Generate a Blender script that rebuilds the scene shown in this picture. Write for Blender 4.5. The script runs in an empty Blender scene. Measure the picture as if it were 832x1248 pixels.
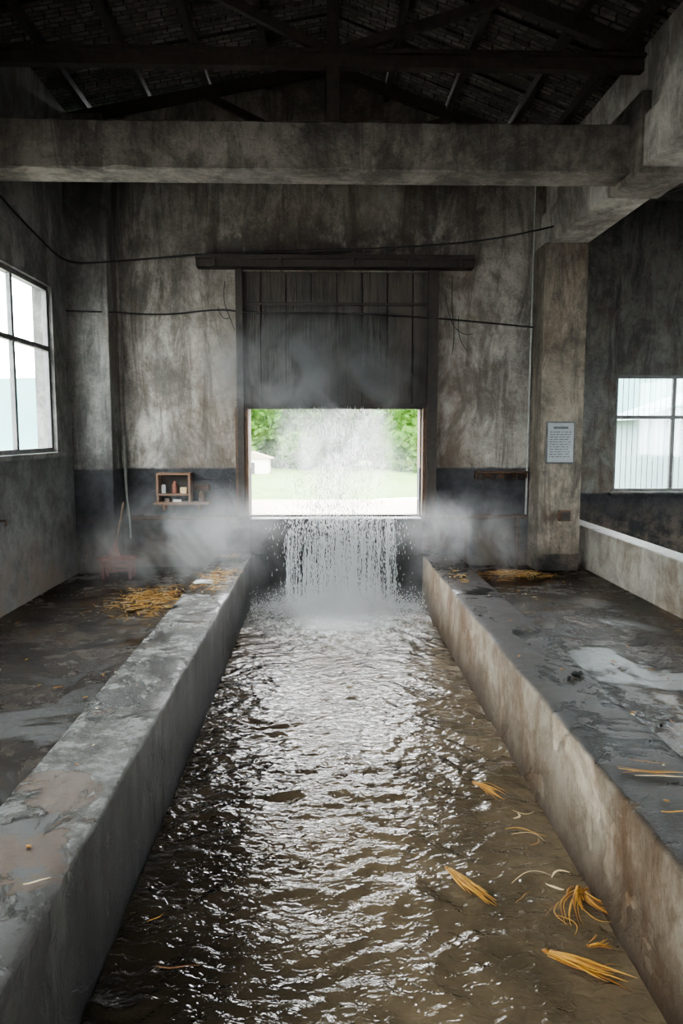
import bpy, bmesh, math, random
from mathutils import Vector, noise, Matrix
random.seed(7)
R = random.uniform
S = bpy.context.scene
S.view_settings.look = 'AgX - Medium High Contrast'
CH = 1.94   # camera height over the hall floor

# ---------------------------------------------------------------- node helpers
class NT:
    def __init__(s, name):
        s.m = bpy.data.materials.new(name); s.m.use_nodes = True
        s.t = s.m.node_tree; s.t.nodes.clear()
        s.out = s.t.nodes.new('ShaderNodeOutputMaterial')
    def n(s, typ, ins=None, **kw):
        nd = s.t.nodes.new(typ)
        for k, v in kw.items(): setattr(nd, k, v)
        for k, v in (ins or {}).items(): s.set(nd.inputs[k], v)
        return nd
    def set(s, sock, v):
        if isinstance(v, bpy.types.NodeSocket): s.t.links.new(v, sock)
        else:
            if isinstance(v, tuple) and len(v) == 3 and sock.type == 'RGBA': v = (*v, 1)
            sock.default_value = v
    def pos(s): return s.n('ShaderNodeNewGeometry').outputs['Position']
    def mp(s, scale=(1,1,1), loc=(0,0,0), vec=None):
        return s.n('ShaderNodeMapping', {'Vector': vec or s.pos(), 'Scale': scale, 'Location': loc}).outputs[0]
    def noise(s, vec, scale, detail=5, rough=.55, dist=0):
        return s.n('ShaderNodeTexNoise', {'Vector': vec, 'Scale': scale, 'Detail': detail, 'Roughness': rough, 'Distortion': dist}).outputs['Fac']
    def rng(s, v, a, b, c=0., d=1., smooth=False):
        nd = s.n('ShaderNodeMapRange', {0: v, 1: a, 2: b, 3: c, 4: d})
        if smooth: nd.interpolation_type = 'SMOOTHSTEP'
        return nd.outputs[0]
    def mix(s, f, a, b, mode='MIX'):
        nd = s.n('ShaderNodeMix', data_type='RGBA', blend_type=mode)
        s.set(nd.inputs[0], f); s.set(nd.inputs[6], a); s.set(nd.inputs[7], b)
        return nd.outputs[2]
    def math(s, op, a, b=0.0, clamp=False):
        nd = s.n('ShaderNodeMath', {0: a, 1: b}, operation=op); nd.use_clamp = clamp
        return nd.outputs[0]
    def sep(s, vec):
        return s.n('ShaderNodeSeparateXYZ', {0: vec}).outputs
    def bump(s, h, dist=.01, strength=1., normal=None):
        ins = {'Height': h, 'Distance': dist, 'Strength': strength}
        if normal: ins['Normal'] = normal
        return s.n('ShaderNodeBump', ins).outputs[0]
    def bsdf(s, **kw):
        b = s.n('ShaderNodeBsdfPrincipled')
        for k, v in kw.items(): s.set(b.inputs[k.replace('_', ' ')], v)
        s.t.links.new(b.outputs[0], s.out.inputs[0]); return s.m

def simple(name, c1, c2, scale=8, rough=.7, stretch=(1,1,1), bump=.003, metal=0.):
    k = NT(name); v = k.mp(stretch)
    f = k.rng(k.noise(v, scale, 6, .6), .3, .7)
    return k.bsdf(Base_Color=k.mix(f, c1, c2), Roughness=rough, Metallic=metal, Normal=k.bump(f, bump))

# ---- stained concrete wall
def wall_mat(name, hi, lo, dado_z=None, dado=(.03,.031,.032), stain=(.10,.065,.035), streak=1.0, door=False, top=(3.6,5.6), topamt=.7):
    k = NT(name); P = k.pos(); x, y, z = k.sep(P)
    a = k.rng(k.noise(P, 1.3, 14, .76, .35), .42, .59)
    b = k.rng(k.noise(P, 6.5, 12, .82, .25), .41, .60)
    st = k.rng(k.noise(k.mp((2.2,2.2,.40)), 1.3, 12, .78, .8), .47, .60)
    blot = k.rng(k.noise(k.mp((1,1,.8), (5,3,8)), .85, 12, .76, .6), .50, .58)
    spots = k.rng(k.noise(P, 16, 6, .7), .60, .68)
    col = k.mix(a, lo, hi)
    col = k.mix(k.math('MULTIPLY', b, .5), col, tuple(c*1.35 for c in hi))
    col = k.mix(k.math('MULTIPLY', st, .75*streak), col, tuple(c*.42 for c in lo))
    col = k.mix(k.math('MULTIPLY', blot, .65), col, tuple(c*.5 for c in lo))
    col = k.mix(k.math('MULTIPLY', spots, .45), col, tuple(c*.4 for c in lo))
    up = k.rng(z, *top)  # darkened towards the top in the colour, for dim light under the roof
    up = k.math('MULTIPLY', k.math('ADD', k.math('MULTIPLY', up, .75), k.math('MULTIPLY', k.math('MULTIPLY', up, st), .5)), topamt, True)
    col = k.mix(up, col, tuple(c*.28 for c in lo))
    br = k.rng(k.noise(k.mp((1,1,.55)), 1.3, 8, .74, .5), .53, .62)
    if door:
        dx = k.math('ABSOLUTE', k.math('SUBTRACT', x, .22))
        near = k.math('MULTIPLY', k.rng(dx, 1.4, 2.5, 1., 0.), k.rng(z, 1.0, 4.2, 1., .35))
        br2 = k.math('MULTIPLY', k.rng(k.noise(k.mp((1.6,1.6,.5)), 1.6, 10, .74, .4), .36, .56), near)
        col = k.mix(k.math('MULTIPLY', br2, .85), col, stain)
        col = k.mix(k.math('MULTIPLY', br, .4), col, stain)
        # damp patch over the door lintel
        wet = k.math('MULTIPLY', k.rng(dx, 1.5, 2.3, 1., 0.), k.math('MULTIPLY', k.rng(z, 4.25, 4.45), k.rng(z, 4.7, 5.1, 1., 0.)))
        wet = k.math('MULTIPLY', wet, k.rng(k.noise(k.mp((2,2,1)), 2, 8, .7), .38, .5))
        col = k.mix(k.math('MULTIPLY', wet, .75), col, (.045,.038,.032))
    else:
        col = k.mix(k.math('MULTIPLY', br, .45), col, stain)
    if dado_z is not None:
        edge = k.math('ADD', z, k.math('MULTIPLY', k.math('SUBTRACT', k.noise(P, 6, 4), .5), .05))
        d = k.rng(edge, dado_z-.015, dado_z+.015, 1., 0.)
        low = k.rng(k.noise(P, 2.6, 10, .76), .42, .60)
        dcol = k.mix(k.math('MULTIPLY', low, .7), dado, tuple(c*2.4 for c in dado))
        lb = k.math('MULTIPLY', k.rng(z, .25, .85, 1., 0.), k.rng(k.noise(P, 1.9, 9, .74), .42, .55))
        dcol = k.mix(k.math('MULTIPLY', lb, .8), dcol, (.17,.13,.10))
        col = k.mix(d, col, dcol)
    h = k.math('ADD', b, k.math('MULTIPLY', k.noise(P, 40, 4, .7), .5))
    return k.bsdf(Base_Color=col, Roughness=k.rng(a, 0, 1, .7, .92), Normal=k.bump(h, .010, .9))

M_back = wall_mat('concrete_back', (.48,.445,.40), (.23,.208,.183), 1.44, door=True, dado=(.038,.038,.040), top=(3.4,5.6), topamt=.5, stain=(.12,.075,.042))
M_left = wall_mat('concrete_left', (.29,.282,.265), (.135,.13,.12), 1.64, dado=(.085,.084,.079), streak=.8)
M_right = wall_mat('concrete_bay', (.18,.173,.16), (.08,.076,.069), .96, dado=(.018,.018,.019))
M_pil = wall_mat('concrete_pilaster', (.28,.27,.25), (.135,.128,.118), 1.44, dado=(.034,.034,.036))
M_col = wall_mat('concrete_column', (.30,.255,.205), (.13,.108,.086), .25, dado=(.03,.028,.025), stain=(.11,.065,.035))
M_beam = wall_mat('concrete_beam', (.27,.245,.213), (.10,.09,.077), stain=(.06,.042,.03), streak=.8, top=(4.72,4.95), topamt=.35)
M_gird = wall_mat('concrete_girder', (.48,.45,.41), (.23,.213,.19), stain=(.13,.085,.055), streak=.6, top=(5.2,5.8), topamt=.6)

# ---- wet floors / curbs
def wet_mat(name, dry, wet, brown, thr=(.45,.55), side=None, grain=1., rlo=.04, rhi=.42, flat_bump=.2, brown_t=(.56,.62), spec=.5, sparkle=1., zlow_range=(-.30,.18)):
    k = NT(name); P = k.pos(); x, y, z = k.sep(P)
    pud = k.rng(k.noise(P, 1.3, 9, .68, .7), thr[0], thr[1], 0, 1, True)      # 1 = puddle
    fine = k.noise(P, 75, 5, .8)
    mid = k.rng(k.noise(P, 5, 11, .78, .3), .40, .58)
    col = k.mix(mid, wet, dry)
    col = k.mix(k.rng(fine, .55, .68, 0, .6*sparkle), col, tuple(c*1.8 for c in dry))  # dry speckle, brightened in the colour to read as wet glints
    col = k.mix(pud, col, tuple(c*.45 for c in wet))
    bb = k.rng(k.noise(k.mp((1,1,1), (3.1,7.7,0)), 1.35, 7, .62, .4), brown_t[0], brown_t[1], 0, 1, True)
    col = k.mix(k.math('MULTIPLY', bb, .9), col, brown)
    flat = k.math('MAXIMUM', pud, bb)
    rough = k.math('ADD', k.rng(flat, 0, 1, rhi, rlo), k.math('MULTIPLY', mid, .10))
    hgt = k.math('ADD', k.math('MULTIPLY', fine, 1.3*grain), k.math('MULTIPLY', k.noise(P, 16, 6, .7), 1.3))
    stg = k.rng(flat, 0, 1, 1., flat_bump)
    if side:
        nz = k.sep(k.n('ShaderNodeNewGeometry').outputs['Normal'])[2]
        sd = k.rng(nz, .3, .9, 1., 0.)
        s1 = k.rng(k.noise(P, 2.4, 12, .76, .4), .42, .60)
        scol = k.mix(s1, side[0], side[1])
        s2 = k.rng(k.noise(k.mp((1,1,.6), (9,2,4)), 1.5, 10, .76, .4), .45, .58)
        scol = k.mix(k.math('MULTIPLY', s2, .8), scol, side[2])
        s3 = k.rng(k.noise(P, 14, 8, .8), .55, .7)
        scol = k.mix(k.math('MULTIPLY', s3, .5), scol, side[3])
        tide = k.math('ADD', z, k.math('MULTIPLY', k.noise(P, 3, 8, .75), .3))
        scol = k.mix(k.rng(tide, zlow_range[0], zlow_range[1], .92, 0.), scol, side[3])  # side colour gets darker towards the bottom
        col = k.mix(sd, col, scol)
        rough = k.math('ADD', k.math('MULTIPLY', rough, k.math('SUBTRACT', 1., sd)), k.math('MULTIPLY', sd, .5))
    return k.bsdf(Base_Color=col, Roughness=rough, Specular_IOR_Level=spec, Normal=k.bump(k.math('MULTIPLY', hgt, stg), .014, 1.))

M_floor = wet_mat('wet_floor', (.075,.055,.039), (.030,.022,.016), (.085,.05,.024), (.44,.55), rhi=.22, rlo=.05, flat_bump=.2)
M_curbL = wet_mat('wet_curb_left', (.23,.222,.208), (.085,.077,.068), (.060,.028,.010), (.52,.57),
                  side=((.085,.078,.066),(.036,.032,.027),(.022,.018,.013),(.006,.006,.005)), rhi=.20, rlo=.10, brown_t=(.575,.615), spec=.45, zlow_range=(-.28,.40))
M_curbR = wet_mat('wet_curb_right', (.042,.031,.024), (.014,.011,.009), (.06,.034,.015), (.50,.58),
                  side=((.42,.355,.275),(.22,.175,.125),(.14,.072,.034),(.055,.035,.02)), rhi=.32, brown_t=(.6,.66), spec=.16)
M_lowwall = wet_mat('basin_wall', (.30,.28,.25), (.16,.15,.13), (.12,.08,.05), (.6,.7),
                  side=((.38,.35,.30),(.2,.18,.15),(.13,.09,.055),(.25,.21,.16)), rhi=.5)
M_sill = wet_mat('weir_wall', (.05,.05,.05), (.02,.02,.02), (.04,.03,.02), (.5,.6),
                  side=((.030,.029,.028),(.014,.014,.014),(.012,.012,.011),(.010,.010,.010)), rhi=.35)

# ---- water
k = NT('murky_water'); P = k.pos(); x, y, z = k.sep(P)
big = k.rng(k.noise(P, 1.3, 5, .6, .6), .38, .62)
col = k.mix(big, (.145,.110,.070), (.080,.063,.041))
col = k.mix(k.math('MULTIPLY', k.math('MULTIPLY', k.rng(x, -.95, .5, 1., 0.), k.rng(y, 3.0, 8.0, 1., .15)), .9), col, (.014,.013,.010))  # shade at the near left, put into the water colour
foam_r = k.math('ADD', k.math('POWER', k.math('MULTIPLY', k.math('SUBTRACT', x, .28), .88), 2.),
                k.math('POWER', k.math('MULTIPLY', k.math('SUBTRACT', y, 10.0), .55), 2.))
fn = k.rng(k.noise(k.mp((1,.6,1)), 11, 8, .8, .8), .45, .58)
fo = k.math('MULTIPLY', k.rng(foam_r, .1, 1.9, 1., 0., True), fn)
fo = k.math('MAXIMUM', fo, k.rng(foam_r, .12, .7, .95, 0., True), True)
col = k.mix(fo, col, (.87,.88,.88))
w2 = k.noise(k.mp((4,6,1)), 3.0, 3, .5, .6)
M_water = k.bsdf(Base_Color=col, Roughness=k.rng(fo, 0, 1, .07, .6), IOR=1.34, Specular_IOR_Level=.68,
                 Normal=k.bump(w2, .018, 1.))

M_steel = simple('dark_steel', (.016,.012,.010), (.036,.027,.020), 12, .65)
M_rust = simple('rusty_iron', (.05,.032,.022), (.11,.06,.035), 14, .8)
M_wood = simple('weathered_wood', (.13,.07,.042), (.24,.14,.09), 6, .7, (8,8,1))
M_redwood = simple('red_wood', (.13,.04,.024), (.24,.085,.05), 6, .6, (1,8,8))
M_frame = simple('window_frame_metal', (.07,.07,.068), (.14,.14,.135), 10, .5)
M_white = simple('white_frame', (.55,.55,.53), (.75,.75,.73), 10, .5)
M_cable = simple('cable_rubber', (.010,.010,.010), (.022,.022,.022), 10, .6)
M_conduit = simple('pvc_conduit', (.10,.10,.092), (.2,.2,.18), 10, .5)
M_conduit2 = simple('pvc_conduit_pale', (.26,.26,.24), (.38,.38,.35), 10, .5)
M_paper = simple('paper_notice', (.26,.27,.28), (.34,.35,.36), 5, .8)
M_ink = simple('ink', (.09,.09,.10), (.13,.13,.14), 20, .8)
M_straw = simple('straw', (.38,.18,.022), (.60,.34,.065), 9, .55)
M_straw2 = simple('straw_dark', (.17,.065,.010), (.34,.15,.022), 9, .5)
M_pale = simple('straw_pale', (.52,.38,.18), (.68,.55,.34), 9, .5)
M_cloth = simple('white_rag', (.5,.5,.47), (.7,.7,.67), 9, .8)
M_bark = simple('bark', (.05,.04,.025), (.10,.08,.05), 5, .9)
M_dark = simple('dark_void', (.01,.01,.01), (.02,.02,.02), 5, .9)
M_grass = simple('grass', (.036,.10,.006), (.085,.155,.016), 1.2, .9, bump=.05)
M_yard = simple('yard_gravel', (.25,.24,.22), (.34,.32,.29), 1.2, .9, bump=.05)
M_apron = simple('outdoor_concrete', (.24,.19,.145), (.31,.26,.20), .8, .8)
M_hill = simple('hazy_hill', (.08,.155,.15), (.12,.20,.19), .05, 1.)
M_wallwhite = simple('whitewash', (.45,.43,.41), (.55,.53,.5), 1, .8)
M_neigh = simple('neighbour_render', (.12,.175,.18), (.16,.21,.21), 1, .8)

k = NT('shutter_planks'); P = k.pos(); x, y, z = k.sep(P)
g = k.rng(k.noise(k.mp((9,9,.5)), 2.2, 8, .74), .4, .6)
bl = k.rng(k.noise(k.mp((1,1,.5)), 1.5, 9, .7), .45, .6)
M_shut = k.bsdf(Base_Color=k.mix(k.math('MULTIPLY', bl, .6), k.mix(g, (.020,.016,.013), (.048,.039,.031)), (.085,.068,.052)),
                Roughness=.6, Normal=k.bump(g, .005))
k = NT('roof_tiles'); P = k.pos()
g = k.noise(P, 3, 8, .75)
br = k.n('ShaderNodeTexBrick', {'Vector': k.mp((1,1,1)), 'Scale': 3.0, 'Color1': (.07,.062,.056,1), 'Color2': (.17,.152,.136,1), 'Mortar': (.010,.008,.007,1), 'Mortar Size': .03}).outputs[0]
M_roof = k.bsdf(Base_Color=k.mix(k.rng(g, .42, .6), br, (.04,.035,.03)), Roughness=.85, Normal=k.bump(g, .01))

k = NT('window_glass')
tr = k.n('ShaderNodeBsdfTransparent', {'Color': (.93,.97,.97,1)}); gl = k.n('ShaderNodeBsdfGlossy', {'Color': (1,1,1,1), 'Roughness': .05})
mx = k.n('ShaderNodeMixShader', {0: .06, 1: tr.outputs[0], 2: gl.outputs[0]}); k.t.links.new(mx.outputs[0], k.out.inputs[0])
M_glass = k.m
k = NT('falling_water')
M_fall = k.bsdf(Base_Color=(.95,.96,.96), Roughness=.25, Transmission_Weight=.1, IOR=1.33)
def leafmat(nm, a, b):
    k = NT(nm); f = k.rng(k.noise(k.pos(), .9, 4), .35, .65)
    c = k.mix(f, a, b)
    d = k.n('ShaderNodeBsdfDiffuse', {'Color': c}); t = k.n('ShaderNodeBsdfTranslucent', {'Color': c})
    m = k.n('ShaderNodeMixShader', {0: .4, 1: d.outputs[0], 2: t.outputs[0]}); k.t.links.new(m.outputs[0], k.out.inputs[0]); return k.m
M_leaf = leafmat('foliage', (.045,.12,.022), (.11,.20,.045))

# ---------------------------------------------------------------- mesh helpers
class MB:
    """collects geometry for ONE mesh object with several material slots"""
    def __init__(s): s.v = []; s.f = []; s.mi = []; s.mats = []
    def mat(s, m):
        if m not in s.mats: s.mats.append(m)
        return s.mats.index(m)
    def add(s, vs, fs, m):
        o = len(s.v); s.v += [tuple(v) for v in vs]; i = s.mat(m)
        for f in fs: s.f.append(tuple(o+a for a in f)); s.mi.append(i)
    def box(s, x0, x1, y0, y1, z0, z1, m, rot=None, c=None):
        vs = [(x,y,z) for z in (z0,z1) for y in (y0,y1) for x in (x0,x1)]
        if rot:
            cc = Vector(c or ((x0+x1)/2,(y0+y1)/2,(z0+z1)/2)); vs = [cc + rot @ (Vector(v)-cc) for v in vs]
        s.add(vs, [(0,2,3,1),(4,5,7,6),(0,1,5,4),(2,6,7,3),(0,4,6,2),(1,3,7,5)], m)
    def bar(s, a, b, w, h, m):
        a, b = Vector(a), Vector(b); d = (b-a); L = d.length; q = d.to_track_quat('Y','Z').to_matrix()
        vs = [a + q @ Vector((x,y,z)) for z in (-h/2,h/2) for y in (0,L) for x in (-w/2,w/2)]
        s.add(vs, [(0,2,3,1),(4,5,7,6),(0,1,5,4),(2,6,7,3),(0,4,6,2),(1,3,7,5)], m)
    def tube(s, pts, rad, m, seg=6, flat=1.):
        n = len(pts); vs = []; fs = []
        for i, p in enumerate(pts):
            p = Vector(p); d = (Vector(pts[min(i+1,n-1)])-Vector(pts[max(i-1,0)])).normalized()
            u = d.cross(Vector((0,0,1)))
            if u.length < .05: u = d.cross(Vector((1,0,0)))
            u.normalize(); w = u.cross(d).normalized()
            r = rad[i] if isinstance(rad, (list,tuple)) else rad
            for j in range(seg):
                a = 2*math.pi*j/seg; vs.append(p + u*math.cos(a)*r + w*math.sin(a)*r*flat)
        for i in range(n-1):
            for j in range(seg):
                fs.append((i*seg+j, i*seg+(j+1)%seg, (i+1)*seg+(j+1)%seg, (i+1)*seg+j))
        fs.append(tuple(range(seg))[::-1]); fs.append(tuple(range((n-1)*seg, n*seg)))
        s.add(vs, fs, m)
    def obj(s, name, bevel=0, smooth=False, parent=None, fix=True):
        me = bpy.data.meshes.new(name); me.from_pydata(s.v, [], s.f); me.update()
        for m in s.mats: me.materials.append(m)
        for p, i in zip(me.polygons, s.mi): p.material_index = i; p.use_smooth = smooth
        if fix:
            bm = bmesh.new(); bm.from_mesh(me); bmesh.ops.recalc_face_normals(bm, faces=bm.faces); bm.to_mesh(me); bm.free()
        o = bpy.data.objects.new(name, me); S.collection.objects.link(o)
        if bevel:
            b = o.modifiers.new('bevel', 'BEVEL'); b.width = bevel; b.segments = 2; b.limit_method = 'ANGLE'
        if parent: o.parent = parent
        return o
def empty(name):
    e = bpy.data.objects.new(name, None); S.collection.objects.link(e); return e
def prism(mb, poly, y0, y1, m):       # poly in (x,z)
    n = len(poly); vs = [(x,y0,z) for x,z in poly]+[(x,y1,z) for x,z in poly]
    fs = [tuple(range(n)), tuple(range(2*n-1, n-1, -1))]+[(i,(i+1)%n,n+(i+1)%n,n+i) for i in range(n)]
    mb.add(vs, fs, m)

XL, YB = -3.4, 10.7
YF = -4.0
# ---------------------------------------------------------------- walls
b = MB()   # back wall with doorway
b.box(XL-.25, -1.04, YB, YB+.28, 0, 4.4, M_back)
b.box(1.42, 3.65, YB, YB+.28, 0, 4.4, M_back)
b.box(-1.04, 1.42, YB, YB+.28, 2.32, 4.4, M_back)
b.box(-1.04, 1.42, YB, YB+.28, -1.0, .73, M_sill)
prism(b, [(XL-.25,4.4),(3.65,4.4),(3.65,5.65),(3.1,5.72),(.12,6.85),(XL-.25,6.1)], YB, YB+.28, M_back)
b.obj('wall_back')

def holed_wall(mb, axis, p0, p1, a0, a1, z0, z1, holes, m):
    def bx(c0, c1, h0, h1):
        if c1-c0 < 1e-4 or h1-h0 < 1e-4: return
        if axis == 'x': mb.box(p0, p1, c0, c1, h0, h1, m)
        else: mb.box(c0, c1, p0, p1, h0, h1, m)
    cur = a0
    for c0, c1, h0, h1 in sorted(holes):
        bx(cur, c0, z0, z1); bx(c0, c1, z0, h0); bx(c0, c1, h1, z1); cur = c1
    bx(cur, a1, z0, z1)

LW = [(6.35,9.65,1.7,3.77), (1.9,5.2,1.7,3.77)]
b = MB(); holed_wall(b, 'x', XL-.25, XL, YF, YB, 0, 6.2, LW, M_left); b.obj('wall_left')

YR = 12.0
RW = [(4.78,6.75,.98,2.88)]
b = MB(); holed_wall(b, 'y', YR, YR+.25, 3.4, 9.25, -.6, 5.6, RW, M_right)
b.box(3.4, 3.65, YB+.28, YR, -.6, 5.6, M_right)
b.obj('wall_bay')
RR = [(7.6,10.6,1.3,3.4), (2.8,5.8,1.3,3.4)]  # unseen windows, added to let more daylight in
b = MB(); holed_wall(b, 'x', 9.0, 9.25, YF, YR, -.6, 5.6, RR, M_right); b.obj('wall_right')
b = MB(); holed_wall(b, 'y', YF-.25, YF, XL-.25, 9.25, -1.2, 6.9, [(-1.4,1.4,.3,3.2)], M_right); b.obj('wall_front')  # opening behind the camera is unseen, added and sized for light

# pilaster, column, girder, beams
b = MB(); b.box(XL, -2.86, 10.22, YB, 0, 6.1, M_pil); b.obj('pilaster', .02)
b = MB(); b.box(3.02, 3.62, 10.2, YB, 0, 4.5, M_col); b.obj('concrete_column', .02)
b = MB(); b.box(3.1, 3.62, YF, YB, 4.5, 4.98, M_gird)
b.box(3.16, 3.4, YF, YB, 4.98, 5.7, M_gird); b.obj('girder', .015)
def rough_beam(mb, x0, x1, y0, y1, z0, z1, m, n=110):
    vs = []; fs = []
    for i in range(n+1):
        x = x0+(x1-x0)*i/n
        def j(s): return noise.noise(Vector((x*3, s*5.1, 0)))*.014+noise.noise(Vector((x*11, s*3.1, 4)))*.010
        chip = max(0, noise.noise(Vector((x*2.3, 7, 3)))-.25)*.09
        vs += [(x,y0+j(1)*.3,z0+.015+j(1)+chip),(x,y0+.015+chip,z0+j(2)*.4),(x,y1,z0+j(6)*.3),(x,y1,z1),(x,y0+.015,z1+j(3)*.5),(x,y0+j(4)*.3,z1-.015+j(4))]
    for i in range(n):
        for q in range(6): fs.append((i*6+q, i*6+(q+1)%6, (i+1)*6+(q+1)%6, (i+1)*6+q))
    fs.append(tuple(range(6))); fs.append(tuple(range(n*6, n*6+6))[::-1])
    mb.add(vs, fs, m)
b = MB(); rough_beam(b, XL, 3.06, 7.55, 7.95, 4.5, 4.96, M_beam)
b.obj('tie_beam')
b = MB(); b.box(3.62, 9.0, 7.5, 8.0, 4.55, 5.15, M_beam)
b.box(3.06, 3.62, 7.35, 8.15, 4.44, 5.2, M_beam); b.obj('bay_beam', .02)
# ---------------------------------------------------------------- floor
b = MB()
b.box(XL, -1.5, YF, YB, -.3, 0, M_floor)
b.box(1.92, 3.78, YF, YB, -.3, 0, M_floor)
b.box(-1.5, 1.92, YF, YB, -1.2, -1.0, M_floor)
b.box(3.78, 9.0, YF, YR, -.75, -.45, M_floor)
b.obj('floor')
def curb(name, xs_in, xs_out, m, w_bot):
    mb = MB(); n = 420; vs = []; fs = []; NS = 10
    sg = 1 if xs_out > xs_in else -1
    for i in range(n+1):
        y = YF + (10.26-YF)*i/n
        def j(s, a=.012): return noise.noise(Vector((s*7.3, y*1.7, s)))*a + noise.noise(Vector((s*3.3, y*9, s)))*a*.6
        vs += [(w_bot, y, -1.0), (xs_in+j(1), y, .205+j(2,.012)), (xs_in+sg*.018+j(1)+j(8,.01), y, .228+j(2,.01))]
        for q in range(1, 6):
            t = q/6; xx = xs_in+(xs_out-xs_in)*t
            vs.append((xx, y, .236+noise.noise(Vector((xx*5,y*3,1)))*.006+noise.noise(Vector((xx*17,y*15,2)))*.0025))
        vs += [(xs_out-sg*.018+j(4), y, .228+j(5,.008)), (xs_out+j(4), y, .205+j(5,.008)), (xs_out, y, -1.0)]
    K = 11
    for i in range(n):
        for q in range(K-1): fs.append((i*K+q, i*K+q+1, (i+1)*K+q+1, (i+1)*K+q))
    fs.append(tuple(range(K))); fs.append(tuple(range(n*K, n*K+K))[::-1])
    mb.add(vs, fs, m); return mb.obj(name, smooth=True)
curb('channel_wall', -1.0, -1.5, M_curbL, -1.0)
curb('channel_wall', 1.42, 1.92, M_curbR, 1.40)
b = MB(); b.box(-1.5, 1.92, 10.28, YB, -1.0, .24, M_sill); b.box(-1.0, 1.42, 10.28, YB, .24, .75, M_sill); b.obj('weir_wall', .02)
b = MB(); b.box(3.78, 4.05, YF, YR, -.45, .6, M_lowwall); b.obj('basin_wall', .02)

# ---------------------------------------------------------------- water
b = MB(); NX, NY = 120, 760; y0, y1, x0, x1 = -3.9, 10.27, -.99, 1.405
def wh(x, y):
    d = max(0, 10.1-y); cx = abs(x-.27)
    wx = x + .26*noise.noise(Vector((x*1.6, y*1.4, 2))); wy = y + .26*noise.noise(Vector((x*1.9, y*1.7, 7)))
    ph = wy + .5*cx
    a = noise.noise(Vector((wx*3.0, ph*4.6, 0)))
    c = .5-1.9*abs(noise.noise(Vector((wx*3.6+3, ph*5.6, 5.))))
    e = noise.noise(Vector((x*1.1, y*.9, 9.)))
    f = noise.noise(Vector((wx*10, wy*13, 3.)))
    amp = .0140*(1+.9*e)
    if d < 1.8: amp += .022*(1.8-d)
    return amp*(a + .8*c + .30*f)
vs = [(x0+(x1-x0)*i/NX, y0+(y1-y0)*j/NY, 0) for j in range(NY+1) for i in range(NX+1)]
vs = [(x,y,-.46+wh(x,y)) for x,y,_ in vs]
fs = [(j*(NX+1)+i, j*(NX+1)+i+1, (j+1)*(NX+1)+i+1, (j+1)*(NX+1)+i) for j in range(NY) for i in range(NX)]
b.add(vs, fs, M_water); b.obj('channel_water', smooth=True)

# ---- waterfall
b = MB()
def drop(x, y, z, r, L):
    b.add([(x,y,z+L),(x+r,y,z),(x,y+r,z),(x-r,y,z),(x,y-r,z),(x,y,z-L*.6)],
          [(0,1,2),(0,2,3),(0,3,4),(0,4,1),(5,2,1),(5,3,2),(5,4,3),(5,1,4)], M_fall)
centres = [-.48 + 1.50*(i+R(.1,.9))/30 for i in range(30)]
wts = [R(.25,1.)*(1.25-abs(c-.27)) for c in centres]
def fx(s=.05):
    return random.gauss(random.choices(centres, wts)[0], s)
for i in range(520):                                    # threads
    x = fx(.022)
    yy = 10.2 + R(-.10, .03); zt = R(-.1, .80); zb = max(-.46, zt - R(.12, .7))
    pts = [(x + R(-.008,.008), yy - (.75-z)**2*.12 if z < .75 else yy, z) for z in [zt+(zb-zt)*t/6 for t in range(7)]]
    q = R(.35, 1.05)
    b.tube(pts, [.001,.004*q,.008*q,.0065*q,.006*q,.004*q,.001], M_fall, 4)
for i in range(9500):
    x = fx(.035) if random.random() < .75 else random.gauss(.27,.42)
    if not -.8 < x < 1.3: continue
    z = -.46 + 1.25*random.random()**1.15
    drop(x, 10.14 - (.75-z)**2*.12 + R(-.12,.07), z, R(.002,.0065), R(.008,.045))
for i in range(3800):                                   # fine streams in the opening
    x = random.gauss(.15, .30); z = R(.75, 2.28)
    if -.8 < x < 1.1: drop(x, 10.2 + R(-.1,.06), z, R(.0015,.004), R(.01,.06))
for i in range(15000):                                   # splash
    a = R(0, 6.28); r = abs(random.gauss(0, .42))
    x = .28+math.cos(a)*r*1.9; y = 10.02 - abs(math.sin(a))*r*.9
    if -.98 < x < 1.4: drop(x, y, -.44+abs(random.gauss(0, .18))*math.exp(-r), R(.003,.011), R(.003,.014))
b.obj('waterfall', smooth=True, fix=False)

# ---------------------------------------------------------------- roof
b = MB()
def slab(xa, za, xb, zb, y0, y1, t, m):
    b.add([(xa,y0,za),(xb,y0,zb),(xb,y1,zb),(xa,y1,za),(xa,y0,za+t),(xb,y0,zb+t),(xb,y1,zb+t),(xa,y1,za+t)],
          [(0,1,2,3),(4,7,6,5),(0,4,5,1),(1,5,6,2),(2,6,7,3),(3,7,4,0)], m)
slab(XL-.3, 6.2, .12, 6.9, YF-.3, YB+.4, .08, M_roof); slab(.12, 6.9, 3.5, 5.68, YF-.3, YB+.4, .08, M_roof)
slab(3.3, 5.6, 9.4, 4.9+.7, YF-.3, YR+.4, .08, M_roof)
for i in range(48):                                     # tile laps
    y = YF + i*.31
    slab(XL, 6.16+.05, .12, 6.87, y, y+.04, .03, M_roof); slab(.12, 6.87, 3.2, 5.74, y, y+.04, .03, M_roof)
b.obj('ceiling')
b = MB()
for xx in (-3.1,-2.3,-1.5,-.7):
    z = 6.2+(xx-XL+.3)*(.7/3.82); b.box(xx-.04, xx+.04, YF, YB, z-.12, z-.02, M_steel)
for xx in (.12,.9,1.7,2.5,3.0):
    z = 6.9-(xx-.12)*(1.22/3.38); b.box(xx-.04, xx+.04, YF, YB, z-.14, z-.03, M_steel)
b.obj('roof_purlins')
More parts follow.
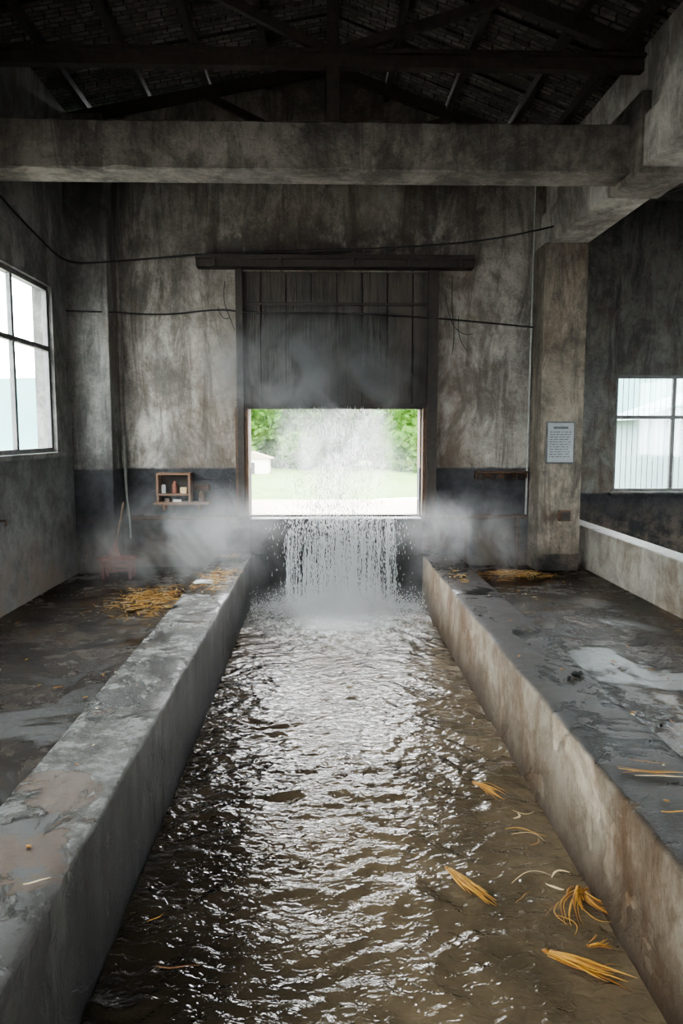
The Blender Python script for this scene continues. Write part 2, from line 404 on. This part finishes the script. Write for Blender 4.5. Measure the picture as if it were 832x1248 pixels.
def truss(y):
    global b
    b = MB(); zc = 5.55
    b.bar((XL, y, zc), (3.16, y, zc), .1, .17, M_steel)
    b.bar((XL, y, zc+.04), (3.16, y, zc+.04), .2, .03, M_steel)
    b.bar((XL, y, 6.03), (.12, y, 6.72), .08, .14, M_steel); b.bar((.12, y, 6.72), (3.16, y, 5.66), .08, .14, M_steel)
    b.bar((.12, y, 4.96 if abs(y-7.6) < .1 else zc), (.12, y, 6.72), .12, .12, M_steel)
    for s in (-1.6, 1.6): b.bar((.12, y, zc+.05), (.12+s, y, 6.35 if s < 0 else 6.1), .07, .09, M_steel)
    b.obj('roof_truss')
for y in (7.6, 10.3, 4.4, .8): truss(y)

# ---------------------------------------------------------------- door
b = MB()
xs = [-1.2+ i*(2.84/8) for i in range(9)]
for i in range(8):
    dy = R(0, .015); b.box(xs[i]+.008, xs[i+1]-.008, 10.6+dy, 10.65, 2.31, 4.18, M_shut)
b.box(-1.2, 1.64, 10.655, 10.68, 2.33, 4.18, M_dark)
b.box(-1.2, 1.64, 10.58, 10.66, 2.28, 2.36, M_steel)
b.box(-1.2, 1.64, 10.59, 10.62, 3.72, 3.76, M_steel)
b.obj('door_1', .004)
b = MB()
for xa in (-1.22, 1.44):
    b.box(xa, xa+.18, 10.54, 10.7, .75, 2.3, M_rust)
    b.box(xa+.03 if xa < 0 else xa+.05, xa+.13 if xa < 0 else xa+.2, 10.52, 10.60, .75, 4.2, M_steel)
b.box(-1.22, 1.62, 10.56, 10.70, .75, .77, M_steel)
b.obj('trim_1', .006)
b = MB(); b.box(-1.72, 2.12, 10.48, 10.7, 4.22, 4.36, M_steel); b.box(-1.72, 2.12, 10.44, 10.5, 4.32, 4.38, M_steel)
for x in (-1.5,-.6,.4,1.2,1.9): b.box(x, x+.06, 10.44, 10.49, 4.22, 4.34, M_steel)
b.obj('door_rail', .008)

# ---------------------------------------------------------------- windows
def window(name, plane, p, a0, a1, z0, z1, nv, trans, m, grille=False):
    e = empty(name); f = MB(); t = .055
    def bx(c0, c1, h0, h1, d=.03):
        if plane == 'x': f.box(p-d, p+d, c0, c1, h0, h1, m)
        else: f.box(c0, c1, p-d, p+d, h0, h1, m)
    bx(a0, a1, z0, z0+t); bx(a0, a1, z1-t, z1); bx(a0, a0+t, z0+t, z1-t); bx(a1-t, a1, z0+t, z1-t)
    for i in range(1, nv): c = a0+(a1-a0)*i/nv; bx(c-.03, c+.03, z0+t, z1-t, .026)
    bx(a0+t, a1-t, trans-.03, trans+.03, .034)
    if grille:
        n = 22
        for i in range(1, n):
            c = a0+(a1-a0)*i/n; f.tube([(c, p+.08, z0), (c, p+.08, z1)], .007, M_frame, 5)
    f.obj('frame', .004, parent=e)
    g = MB()
    if plane == 'x': g.box(p-.003, p+.003, a0, a1, z0, z1, M_glass)
    else: g.box(a0, a1, p-.003, p+.003, z0, z1, M_glass)
    g.obj('glass', parent=e)
    sl = MB()
    if plane == 'x': sl.box(XL-.02 if p < 0 else 8.97, XL+.04 if p < 0 else 9.03, a0-.06, a1+.06, z0-.06, z0, M_left)
    else: sl.box(a0-.06, a1+.06, YR-.05, YR+.02, z0-.06, z0, M_right)
    sl.obj('sill', .005, parent=e)
for i, (a0,a1,z0,z1) in enumerate(LW): window('window_%d'%(i+1), 'x', XL-.08, a0, a1, z0, z1, 3, 3.0, M_frame)
window('window_4', 'y', YR+.08, 4.78, 6.75, .98, 2.88, 2, 2.2, M_frame, True)
for i, (a0,a1,z0,z1) in enumerate(RR): window('window_%d'%(i+5), 'x', 9.1, a0, a1, z0, z1, 3, 2.6, M_white)

# ---------------------------------------------------------------- pipes, cables
def cable(name, pts, r, m, sm=True):
    c = bpy.data.curves.new(name, 'CURVE'); c.dimensions = '3D'; c.bevel_depth = r; c.bevel_resolution = 2
    sp = c.splines.new('NURBS' if sm else 'POLY'); sp.points.add(len(pts)-1)
    for i, p in enumerate(pts): sp.points[i].co = (*p, 1)
    if sm: sp.use_endpoint_u = True; sp.order_u = 3
    c.materials.append(m); o = bpy.data.objects.new(name, c); S.collection.objects.link(o); return o
cable('wall_pipe', [(-2.80,10.66,.75),(-2.80,10.66,6.1)], .016, M_conduit, False)
cable('wall_pipe', [(2.98,10.66,.76),(3.0,10.66,5.6)], .016, M_conduit2, False)
cable('wall_pipe', [(3.72,10.9,.9),(3.72,10.9,5.2)], .016, M_conduit, False)
cable('power_cable', [(XL+.02,6.5,4.75),(XL+.02,8.2,4.42),(XL+.02,9.4,4.25),(XL+.04,10.15,4.17),(-2.84,10.2,4.2),(-1.5,10.5,4.40),(.4,10.45,4.44),(2.0,10.3,4.5),(3.0,10.17,4.66),(3.7,9.9,4.8),(5.2,9.5,5.2)], .012, M_cable)
cable('power_cable', [(XL+.02,10.1,3.55),(-2.9,10.2,3.56),(-2.2,10.66,3.58),(-1.4,10.64,3.68),(-1.1,10.5,3.6),(.2,10.48,3.6),(1.6,10.5,3.55),(3.0,10.6,3.43)], .011, M_cable)
for pts in ([(-1.35,10.66,4.05),(-1.38,10.64,3.8),(-1.3,10.65,3.6),(-1.22,10.65,3.38)], [(-1.45,10.66,3.7),(-1.4,10.62,3.5),(-1.3,10.66,3.55)],
            [(1.85,10.66,4.15),(1.84,10.65,3.7),(1.9,10.66,3.3),(1.86,10.66,3.05)], [(1.75,10.66,3.9),(1.8,10.63,3.5),(2.05,10.66,3.3),(2.15,10.66,3.35)],
            [(1.95,10.66,3.6),(1.9,10.65,3.3),(2.08,10.66,3.1)]):
    cable('loose_wire', pts, .005, M_cable)
cable('hanging_hose', [(-2.80,10.6,1.9),(-2.81,10.6,1.2),(-2.74,10.56,.75),(-2.72,10.5,.45)], .013, M_conduit2)
b = MB()
for xa, xb in ((-2.75,-1.05),(1.5,2.98)):
    b.tube([(xa,10.62,.73),(xb,10.62,.73)], .028, M_rust, 8)
    n = 4
    for i in range(n):
        x = xa+.15+(xb-xa-.3)*i/(n-1); b.box(x-.02, x+.02, 10.62, 10.7, .69, .77, M_rust); b.tube([(x-.025,10.62,.73),(x+.025,10.62,.73)], .038, M_rust, 8)
b.tube([(2.1,10.6,.73),(2.1,10.6,.0)], .022, M_rust, 8); b.tube([(2.85,10.6,.73),(2.85,10.6,0)], .022, M_rust, 8)
b.obj('water_pipe', smooth=False)

# wooden niche box + shelf + items
e = empty('wall_shelf'); b = MB(); xa, xb, za, zb = -2.34, -1.86, 1.06, 1.38; yf = 10.48
b.box(xa, xb, yf, 10.7, zb-.03, zb, M_wood); b.box(xa, xb, yf, 10.7, za, za+.025, M_wood)
b.box(xa, xa+.03, yf, 10.7, za+.025, zb-.03, M_wood); b.box(xb-.03, xb, yf, 10.7, za+.025, zb-.03, M_wood)
b.box(xa+.03, xb-.03, 10.68, 10.70, za+.025, zb-.03, M_steel)
b.box(xa-.04, xb+.26, 10.46, 10.7, .93, .965, M_wood)
for x in (xa+.08, xb+.1): b.box(x, x+.03, 10.5, 10.7, .85, .93, M_wood)
for x in (xa+.0, xb-.03): b.box(x, x+.03, 10.5, 10.69, .965, 1.06, M_wood)
b.obj('box', .004, parent=e)
b = MB(); b.tube([(-2.26,10.6,1.085),(-2.26,10.6,1.19),(-2.26,10.6,1.21)], [.032,.032,.02], M_cloth, 10); b.tube([(-2.1,10.6,1.085),(-2.1,10.6,1.2),(-2.1,10.6,1.26)], [.04,.04,.015], M_redwood, 10)
b.box(-2.02,-1.93,10.56,10.64,1.085,1.17,M_pale)
b.tube([(-2.2,10.58,.965),(-2.2,10.58,1.02)], [.05,.04], M_rust, 10); b.box(-2.12,-2.0,10.54,10.62,.965,1.0,M_cloth)
b.obj('jars', parent=e)
b = MB(); b.tube([(-1.72,10.6,.965),(-1.72,10.6,1.06),(-1.72,10.6,1.12)], [.05,.05,.02], M_rust, 10)
b.box(-1.82,-1.62,10.62,10.7,1.12,1.2, M_rust); b.tube([(-1.8,10.6,1.16),(-1.8,10.52,1.2),(-1.66,10.52,1.2)], .014, M_rust, 6); b.obj('tap_valve', .003, parent=e)
b = MB(); b.box(2.22, 2.98, 10.64, 10.7, 1.29, 1.39, M_rust); b.box(2.22, 2.98, 10.52, 10.7, 1.37, 1.395, M_rust)
for x in (2.3,2.5,2.7,2.88):
    b.tube([(x,10.64,1.33),(x,10.56,1.30),(x,10.54,1.35)], .012, M_steel, 6)
    b.box(x-.05, x+.05, 10.58, 10.64, 1.27, 1.36, M_steel)
b.obj('hook_rack', .004)
b = MB(); b.box(3.30,3.46,10.12,10.2,.72,.87, M_rust); b.box(3.32,3.44,10.1,10.12,.74,.85, M_steel); b.tube([(3.38,10.1,.8),(3.38,10.07,.8)], .015, M_steel, 8); b.obj('switch_box', .004)
e = empty('wall_notice'); b = MB(); b.box(3.10,3.50,10.175,10.2,1.52,2.1, M_frame); b.box(3.12,3.48,10.168,10.176,1.54,2.08, M_paper); b.obj('board', .002, parent=e)
b = MB(); b.box(3.2,3.4,10.164,10.169,2.0,2.03, M_ink)
for i in range(11):
    z = 1.95-i*.034; x = 3.15
    while x < 3.42:
        w = R(.015,.06); b.box(x, min(x+w,3.45), 10.165, 10.169, z, z+.011, M_ink); x += w+R(.008,.02)
b.obj('writing', parent=e)
e = empty('wooden_stool'); b = MB(); x0s, x1s, ya, yb = -2.98, -2.5, 9.75, 10.05
b.box(x0s, x1s, ya, yb, .25, .285, M_redwood)
for x in (x0s+.04, x1s-.08):
    for y in (ya+.03, yb-.07): b.box(x, x+.04, y, y+.04, 0, .25, M_redwood)
b.box(x0s+.06, x1s-.06, ya+.035, ya+.06, .16, .22, M_redwood); b.box(x0s+.06, x1s-.06, yb-.06, yb-.035, .06, .1, M_redwood)
b.obj('seat_and_legs', .005, parent=e)
b = MB(); b.tube([(-2.78,9.98,.5),(-2.74,10.08,.78),(-2.72,10.16,1.0)], .012, M_wood, 6)
for i in range(26):
    a = R(-.09,.09); c = R(-.05,.05); b.tube([(-2.78,9.98,.5),(-2.8+a*.5,9.95+c*.5,.38),(-2.8+a,9.93+c,.286)], [.008,.005,.002], M_redwood, 4)
b.obj('hand_broom')
b = MB(); b.box(XL,XL+.02,7.7,7.8,.98,1.08, M_rust); b.tube([(XL+.02,7.75,1.03),(XL+.1,7.75,1.03),(XL+.1,7.75,.97)], .012, M_rust, 6); b.obj('wall_hook')

# ---------------------------------------------------------------- straw / husks
def strand(mb, x, y, z, L, ang, curl, r, m, flat=.45, lift=0., wig=.0):
    pts = []; px, py, a = x, y, ang; n = 14; ph = R(0, 6)
    for i in range(n+1):
        t = i/n; pts.append((px, py, z + lift*math.sin(math.pi*t)))
        aa = a + wig*math.sin(t*7+ph)
        px += math.cos(aa)*L/n; py += math.sin(aa)*L/n; a += curl/n
    mb.tube(pts, [r*(.15+.95*math.sin(math.pi*min(1,.12+.88*i/n))) for i in range(n+1)], m, 6, flat)
def husk(name, x, y, z, L, ang, curl, n, w, spread=.35, mats=(M_straw,M_straw2,M_straw)):
    """a wet maize-husk tuft: thin strips from one knot, bundled together and fraying at the tip"""
    b = MB(); n = int(n*2.4)
    ux, uy = -math.sin(ang), math.cos(ang)
    for i in range(n):
        s = random.gauss(0, .4)
        o = s*w*1.6
        strand(b, x+ux*o, y+uy*o, z+R(-.002,.014), L*R(.5,1.08), ang+s*spread*.5, curl*R(.7,1.3)+s*spread*1.4, w*R(.25,.7), random.choice(mats), .5, R(0,.02), R(.05,.2))
    strand(b, x, y, z+.004, L*.1, ang+math.pi, .4, w*.9, M_straw2, .7)
    return b.obj(name, smooth=True)
zw = -.442
husk('floating_husk', 1.04, 4.80, zw, .27, -1.15, .3, 7, .013, .15)
husk('floating_husk', .69, 3.80, zw, .36, -1.15, .1, 9, .012, .15)
husk('floating_husk', 1.37, 3.60, zw, .36, -2.6, .9, 4, .009, .3)
husk('floating_husk', 1.36, 3.58, zw, .32, -1.75, 1.7, 4, .009, .4)
husk('floating_husk', 1.34, 3.62, zw, .20, -2.1, .3, 6, .013, .2)
husk('floating_husk', 1.04, 3.14, zw, .36, -.75, .35, 9, .014, .12)
husk('floating_husk', 1.24, 3.18, zw, .13, -.3, 1.2, 4, .010, .4)
b = MB()
for a in ((1.09,4.8,.22,-.3,-1.2,.0022,M_straw),(1.2,4.42,.17,-.9,1.8,.0025,M_pale),(1.10,4.2,.26,.1,-1.1,.0045,M_straw),(1.12,4.14,.24,.4,-1.8,.0025,M_pale),
          (1.0,3.66,.30,1.1,-1.9,.0025,M_pale),(1.34,3.75,.15,2.7,1.8,.006,M_pale),(1.26,3.6,.10,3.0,-1.,.008,M_pale),(1.15,3.4,.2,-.4,-1.9,.003,M_straw),
          (1.2,4.02,.12,.3,1.2,.004,M_straw2),(-.75,3.1,.2,-.1,.2,.004,M_straw2),(-.86,3.4,.1,.6,.3,.003,M_straw),(.98,3.5,.14,1.0,-.6,.0025,M_straw2),
          (1.2,3.0,.15,.8,-1.,.003,M_straw2),(1.18,4.32,.10,.2,1.8,.007,M_pale),(.3,9.0,.1,.2,1.2,.004,M_straw2),(1.3,3.45,.2,-1.4,1.6,.003,M_straw),(1.2,3.5,.2,-2.2,1.2,.003,M_straw)):
    x,y,L,an,cu,r,m = a; strand(b, x, y, zw+.008, L, an, cu, r, m, .5, 0, .25)
b.obj('floating_straw', smooth=True)
b = MB()
for a in ((1.5,3.55,.34,-.25,.15,.005,M_straw),(1.5,3.5,.26,.1,-.6,.004,M_straw2),(1.55,3.47,.3,-.2,.3,.004,M_pale),(1.52,3.12,.14,-.3,.8,.005,M_straw),
          (1.6,3.65,.2,-.6,.8,.003,M_straw2),(-1.13,2.65,.1,.3,.3,.004,M_pale),(-1.4,2.9,.1,2.3,.3,.003,M_straw),(1.5,3.57,.3,-.33,.3,.003,M_straw2)):
    x,y,L,an,cu,r,m = a; strand(b, x, y, .25, L, an, cu, r, m, .5, 0, .15)
b.obj('straw_scraps', smooth=True)
b = MB()                                                # leaves and bits lying about on both floors
for i in range(90):
    if random.random() < .5: x, y, z = R(-3.2,-1.55), R(4.5,9.6), .008
    else: x, y, z = R(2.0,3.7), R(4.2,10.0), .008
    strand(b, x, y, z, R(.02,.09), R(0,6.28), R(-2,2), R(.003,.012), random.choice((M_straw2,M_dark,M_dark,M_straw2,M_pale,M_straw)), .4, .004, .2)
for i in range(60):
    x = R(-1.46,-1.05) if i % 2 else R(1.47,1.88); strand(b, x, R(2.5,10.0), .243, R(.01,.05), R(0,6.28), R(-2,2), R(.003,.009), random.choice((M_dark,M_dark,M_straw2,M_pale)), .5, .003, .2)
b.obj('floor_litter', smooth=True)
def pile(name, cx, cy, z, rx, ry, n, h=.05, L=(.08,.28)):
    b = MB()
    for i in range(n):
        gx, gy = random.gauss(0,.45), random.gauss(0,.45)
        hh = h*max(0, 1-(gx*gx+gy*gy))
        strand(b, cx+gx*rx, cy+gy*ry, z+.006+R(0,1)*hh, R(*L), R(0,6.28), R(-1.2,1.2), R(.002,.006), random.choice((M_straw,M_straw,M_straw2,M_pale)), .5, R(0,.015), .2)
    return b.obj(name, smooth=True)
pile('straw_pile', -1.95, 8.5, .0, .5, .8, 420, .05, (.05,.2))
pile('straw_pile', -1.25, 8.5, .24, .22, .75, 150, .03, (.06,.18))
pile('straw_pile', 2.65, 9.9, .0, .5, .3, 220, .05, (.06,.22))
pile('straw_pile', -1.22, 10.1, .24, .2, .1, 60, .03, (.05,.14))
pile('straw_pile', 1.67, 8.6, .24, .12, .6, 26, .01, (.04,.12))
b = MB()
for i in range(7): strand(b, -1.43+R(-.02,.04), 8.15+R(-.05,.05), .27+R(0,.02), R(.14,.22), R(-.4,.4), R(-.8,.8), .022, M_cloth, .5, .01)
b.obj('wet_rag', smooth=True)
b = MB()
for cx, cy, r in ((1.78,5.0,.035),(1.83,5.05,.022),(1.72,4.96,.018)):
    rr = [r*.3,r*.9,r,r*.7,r*.25]; b.tube([(cx+R(-.004,.004),cy,.236+r*1.1*t/4) for t in range(5)], rr, M_dark, 9)
b.obj('debris_stones', smooth=True)

# ---------------------------------------------------------------- outdoors
b = MB(); b.box(-60, 60, 12.3, 23, -.5, -.12, M_apron); b.box(XL-.3, 3.38, 10.99, 12.3, -.5, -.12, M_apron); b.obj('outdoor_apron')
b = MB(); NXg = 60; vs = []; 
for j in range(NXg+1):
    for i in range(NXg+1):
        x = -60+120*i/NXg; y = 23+60*j/NXg
        vs.append((x, y, -.1+.25*noise.noise(Vector((x*.2,y*.2,0)))))
b.add(vs, [(j*(NXg+1)+i, j*(NXg+1)+i+1, (j+1)*(NXg+1)+i+1, (j+1)*(NXg+1)+i) for j in range(NXg) for i in range(NXg)], M_grass)
b.obj('lawn', smooth=True)
b = MB(); b.box(-60, XL-.3, -20, 10.9, -.5, -.12, M_yard); b.box(9.3, 60, -20, 10.9, -.5, -.12, M_yard); b.box(XL-.3, 9.3, -20, YF-.3, -.5, -.12, M_yard); b.obj('yard_ground')
def tree(x, y, h, w, n=1500):
    b = MB(); b.tube([(x,y,-.3),(x+.1,y,h*.3),(x,y,h*.7)], [.22,.16,.06], M_bark, 8)
    for i in range(4):
        a = i*1.6; b.tube([(x,y,h*.3),(x+math.cos(a)*w*.4,y+math.sin(a)*w*.4,h*.6)], [.09,.03], M_bark, 5)
    cl = [(x+R(-w,w)*.6, y+R(-w,w)*.6, h*R(.10,.85), w*R(.35,.6)) for _ in range(12)]
    for i in range(n):
        cx, cy, cz, r = random.choice(cl); d = Vector((random.gauss(0,1),random.gauss(0,1),random.gauss(0,1))).normalized()*r*R(.6,1.05)
        p = Vector((cx,cy,cz))+d; s = R(.14,.32)
        u = Vector((R(-1,1),R(-1,1),R(-1,1))).normalized(); v = u.cross(Vector((R(-1,1),R(-1,1),R(-1,1)))).normalized()
        b.add([p-u*s, p+v*s*.5, p+u*s, p-v*s*.5], [(0,1,2,3)], M_leaf)
    b.obj('tree', fix=False)
for (x,y,h,w) in ((-4.8,42,6,2.6),(-2.2,44,5.5,2.6),(.3,47,4.6,2.6),(3.2,45,5,2.6),(5.6,40,6.2,2.6),(8.5,42,6,2.6),(-8,43,6,2.8),(4.7,37,2.2,1.3),(-1,40,2.0,1.2),(-3.3,46,6,3),(1.8,48,6,3),(6.8,46,6,3)): tree(x,y,h,w,2200)
b = MB(); vs = []; fs = []; n = 60
for i in range(n+1):
    a = math.pi*(-.15+1.3*i/n); x, y = math.cos(a)*95, math.sin(a)*95
    hh = 11+7*noise.noise(Vector((a*2.3,0,0)))+2*noise.noise(Vector((a*9,3,0)))
    vs += [(x,y,-2),(x*1.05,y*1.05,max(3,hh))]
for i in range(n): fs.append((2*i,2*i+2,2*i+3,2*i+1))
b.add(vs, fs, M_hill); b.obj('distant_hills', smooth=True)
b = MB(); b.box(-4.4,-2.6,36.5,37.8,-.2,.7, M_wallwhite); prism(b, [(-4.6,.7),(-2.4,.7),(-3.5,1.05)], 36.4, 37.9, M_apron)
b.box(-3.7,-3.3,36.47,36.5,-.1,.5, M_dark); b.obj('garden_shed')
b = MB(); b.box(8.8, 22, 20, 22.5, -.12, 2.3, M_neigh); prism(b, [(8.4,2.3),(22.4,2.3),(15.4,4.6)], 19.8, 22.7, M_neigh)
for i in range(6): b.box(10.4+i*2, 11.5+i*2, 19.96, 20.0, .7, 1.8, M_wallwhite)
b.obj('neighbouring_building')

# ---------------------------------------------------------------- steam (real participating volume)
def steam(name, blobs, dom, ns=1.5, nr=(.44,.62,.03,1.)):
    k = NT(name); P = k.pos(); d = None
    for c, r, w in blobs:
        v = k.n('ShaderNodeVectorMath', {0: P, 1: c}, operation='SUBTRACT').outputs[0]
        v = k.n('ShaderNodeVectorMath', {0: v, 1: tuple(1/q for q in r)}, operation='MULTIPLY').outputs[0]
        l = k.n('ShaderNodeVectorMath', {0: v}, operation='LENGTH').outputs['Value']
        q = k.math('MULTIPLY', k.rng(l, 0., 1., 1., 0., True), w)
        d = q if d is None else k.math('ADD', d, q)
    nz = k.rng(k.noise(k.mp((1,1,.8)), ns, 6, .62, 1.0), *nr)
    v = k.n('ShaderNodeVolumeScatter', {'Color': (.99,.99,.985,1), 'Density': k.math('MULTIPLY', d, nz), 'Anisotropy': .2})
    k.t.links.new(v.outputs[0], k.out.inputs['Volume'])
    b = MB(); b.box(*dom, k.m); return b.obj(name)
steam('steam_cloud', [((.3,9.5,-.32), (1.7,1.3,.42), 1.6), ((.1,10.1,2.0),(1.2,.5,1.2),1.3), ((-1.6,9.7,.5),(1.6,1.1,.95),1.8),
      ((1.85,9.8,.45),(1.3,.9,.85),1.7), ((-.1,10.0,2.75),(1.7,.75,1.0),6.0), ((.2,8.6,-.1),(1.7,2.0,.6),.4), ((-2.6,9.3,.35),(1.5,1.5,.6),.4)],
      (-3.35, 3.0, 7.4, 10.27, -.40, 4.1), 1.7)
steam('added_door_mist', [((.2,11.9,1.6), (1.1,1.0,2.4), 1.5), ((.2,12.2,1.2),(2.3,1.2,1.2),.25)], (-2.4, 3.2, 11.02, 13.4, -.1, 4.0), 1.3)  # mist added beyond the door to whiten the opening

# ---------------------------------------------------------------- world, camera
w = bpy.data.worlds.new('overcast'); S.world = w; w.use_nodes = True; nt = w.node_tree
bg = nt.nodes['Background']; bg.inputs[0].default_value = (.975,.985,1.0,1); bg.inputs[1].default_value = 26.0

cd = bpy.data.cameras.new('camera'); cam = bpy.data.objects.new('camera', cd); S.collection.objects.link(cam)
cd.sensor_fit = 'VERTICAL'; cd.sensor_height = 36; cd.lens = 36*900/1248; cd.clip_end = 400
cam.location = (0,0,CH); cam.rotation_euler = (math.radians(90-6.09), 0, math.radians(-1.53))
S.camera = cam
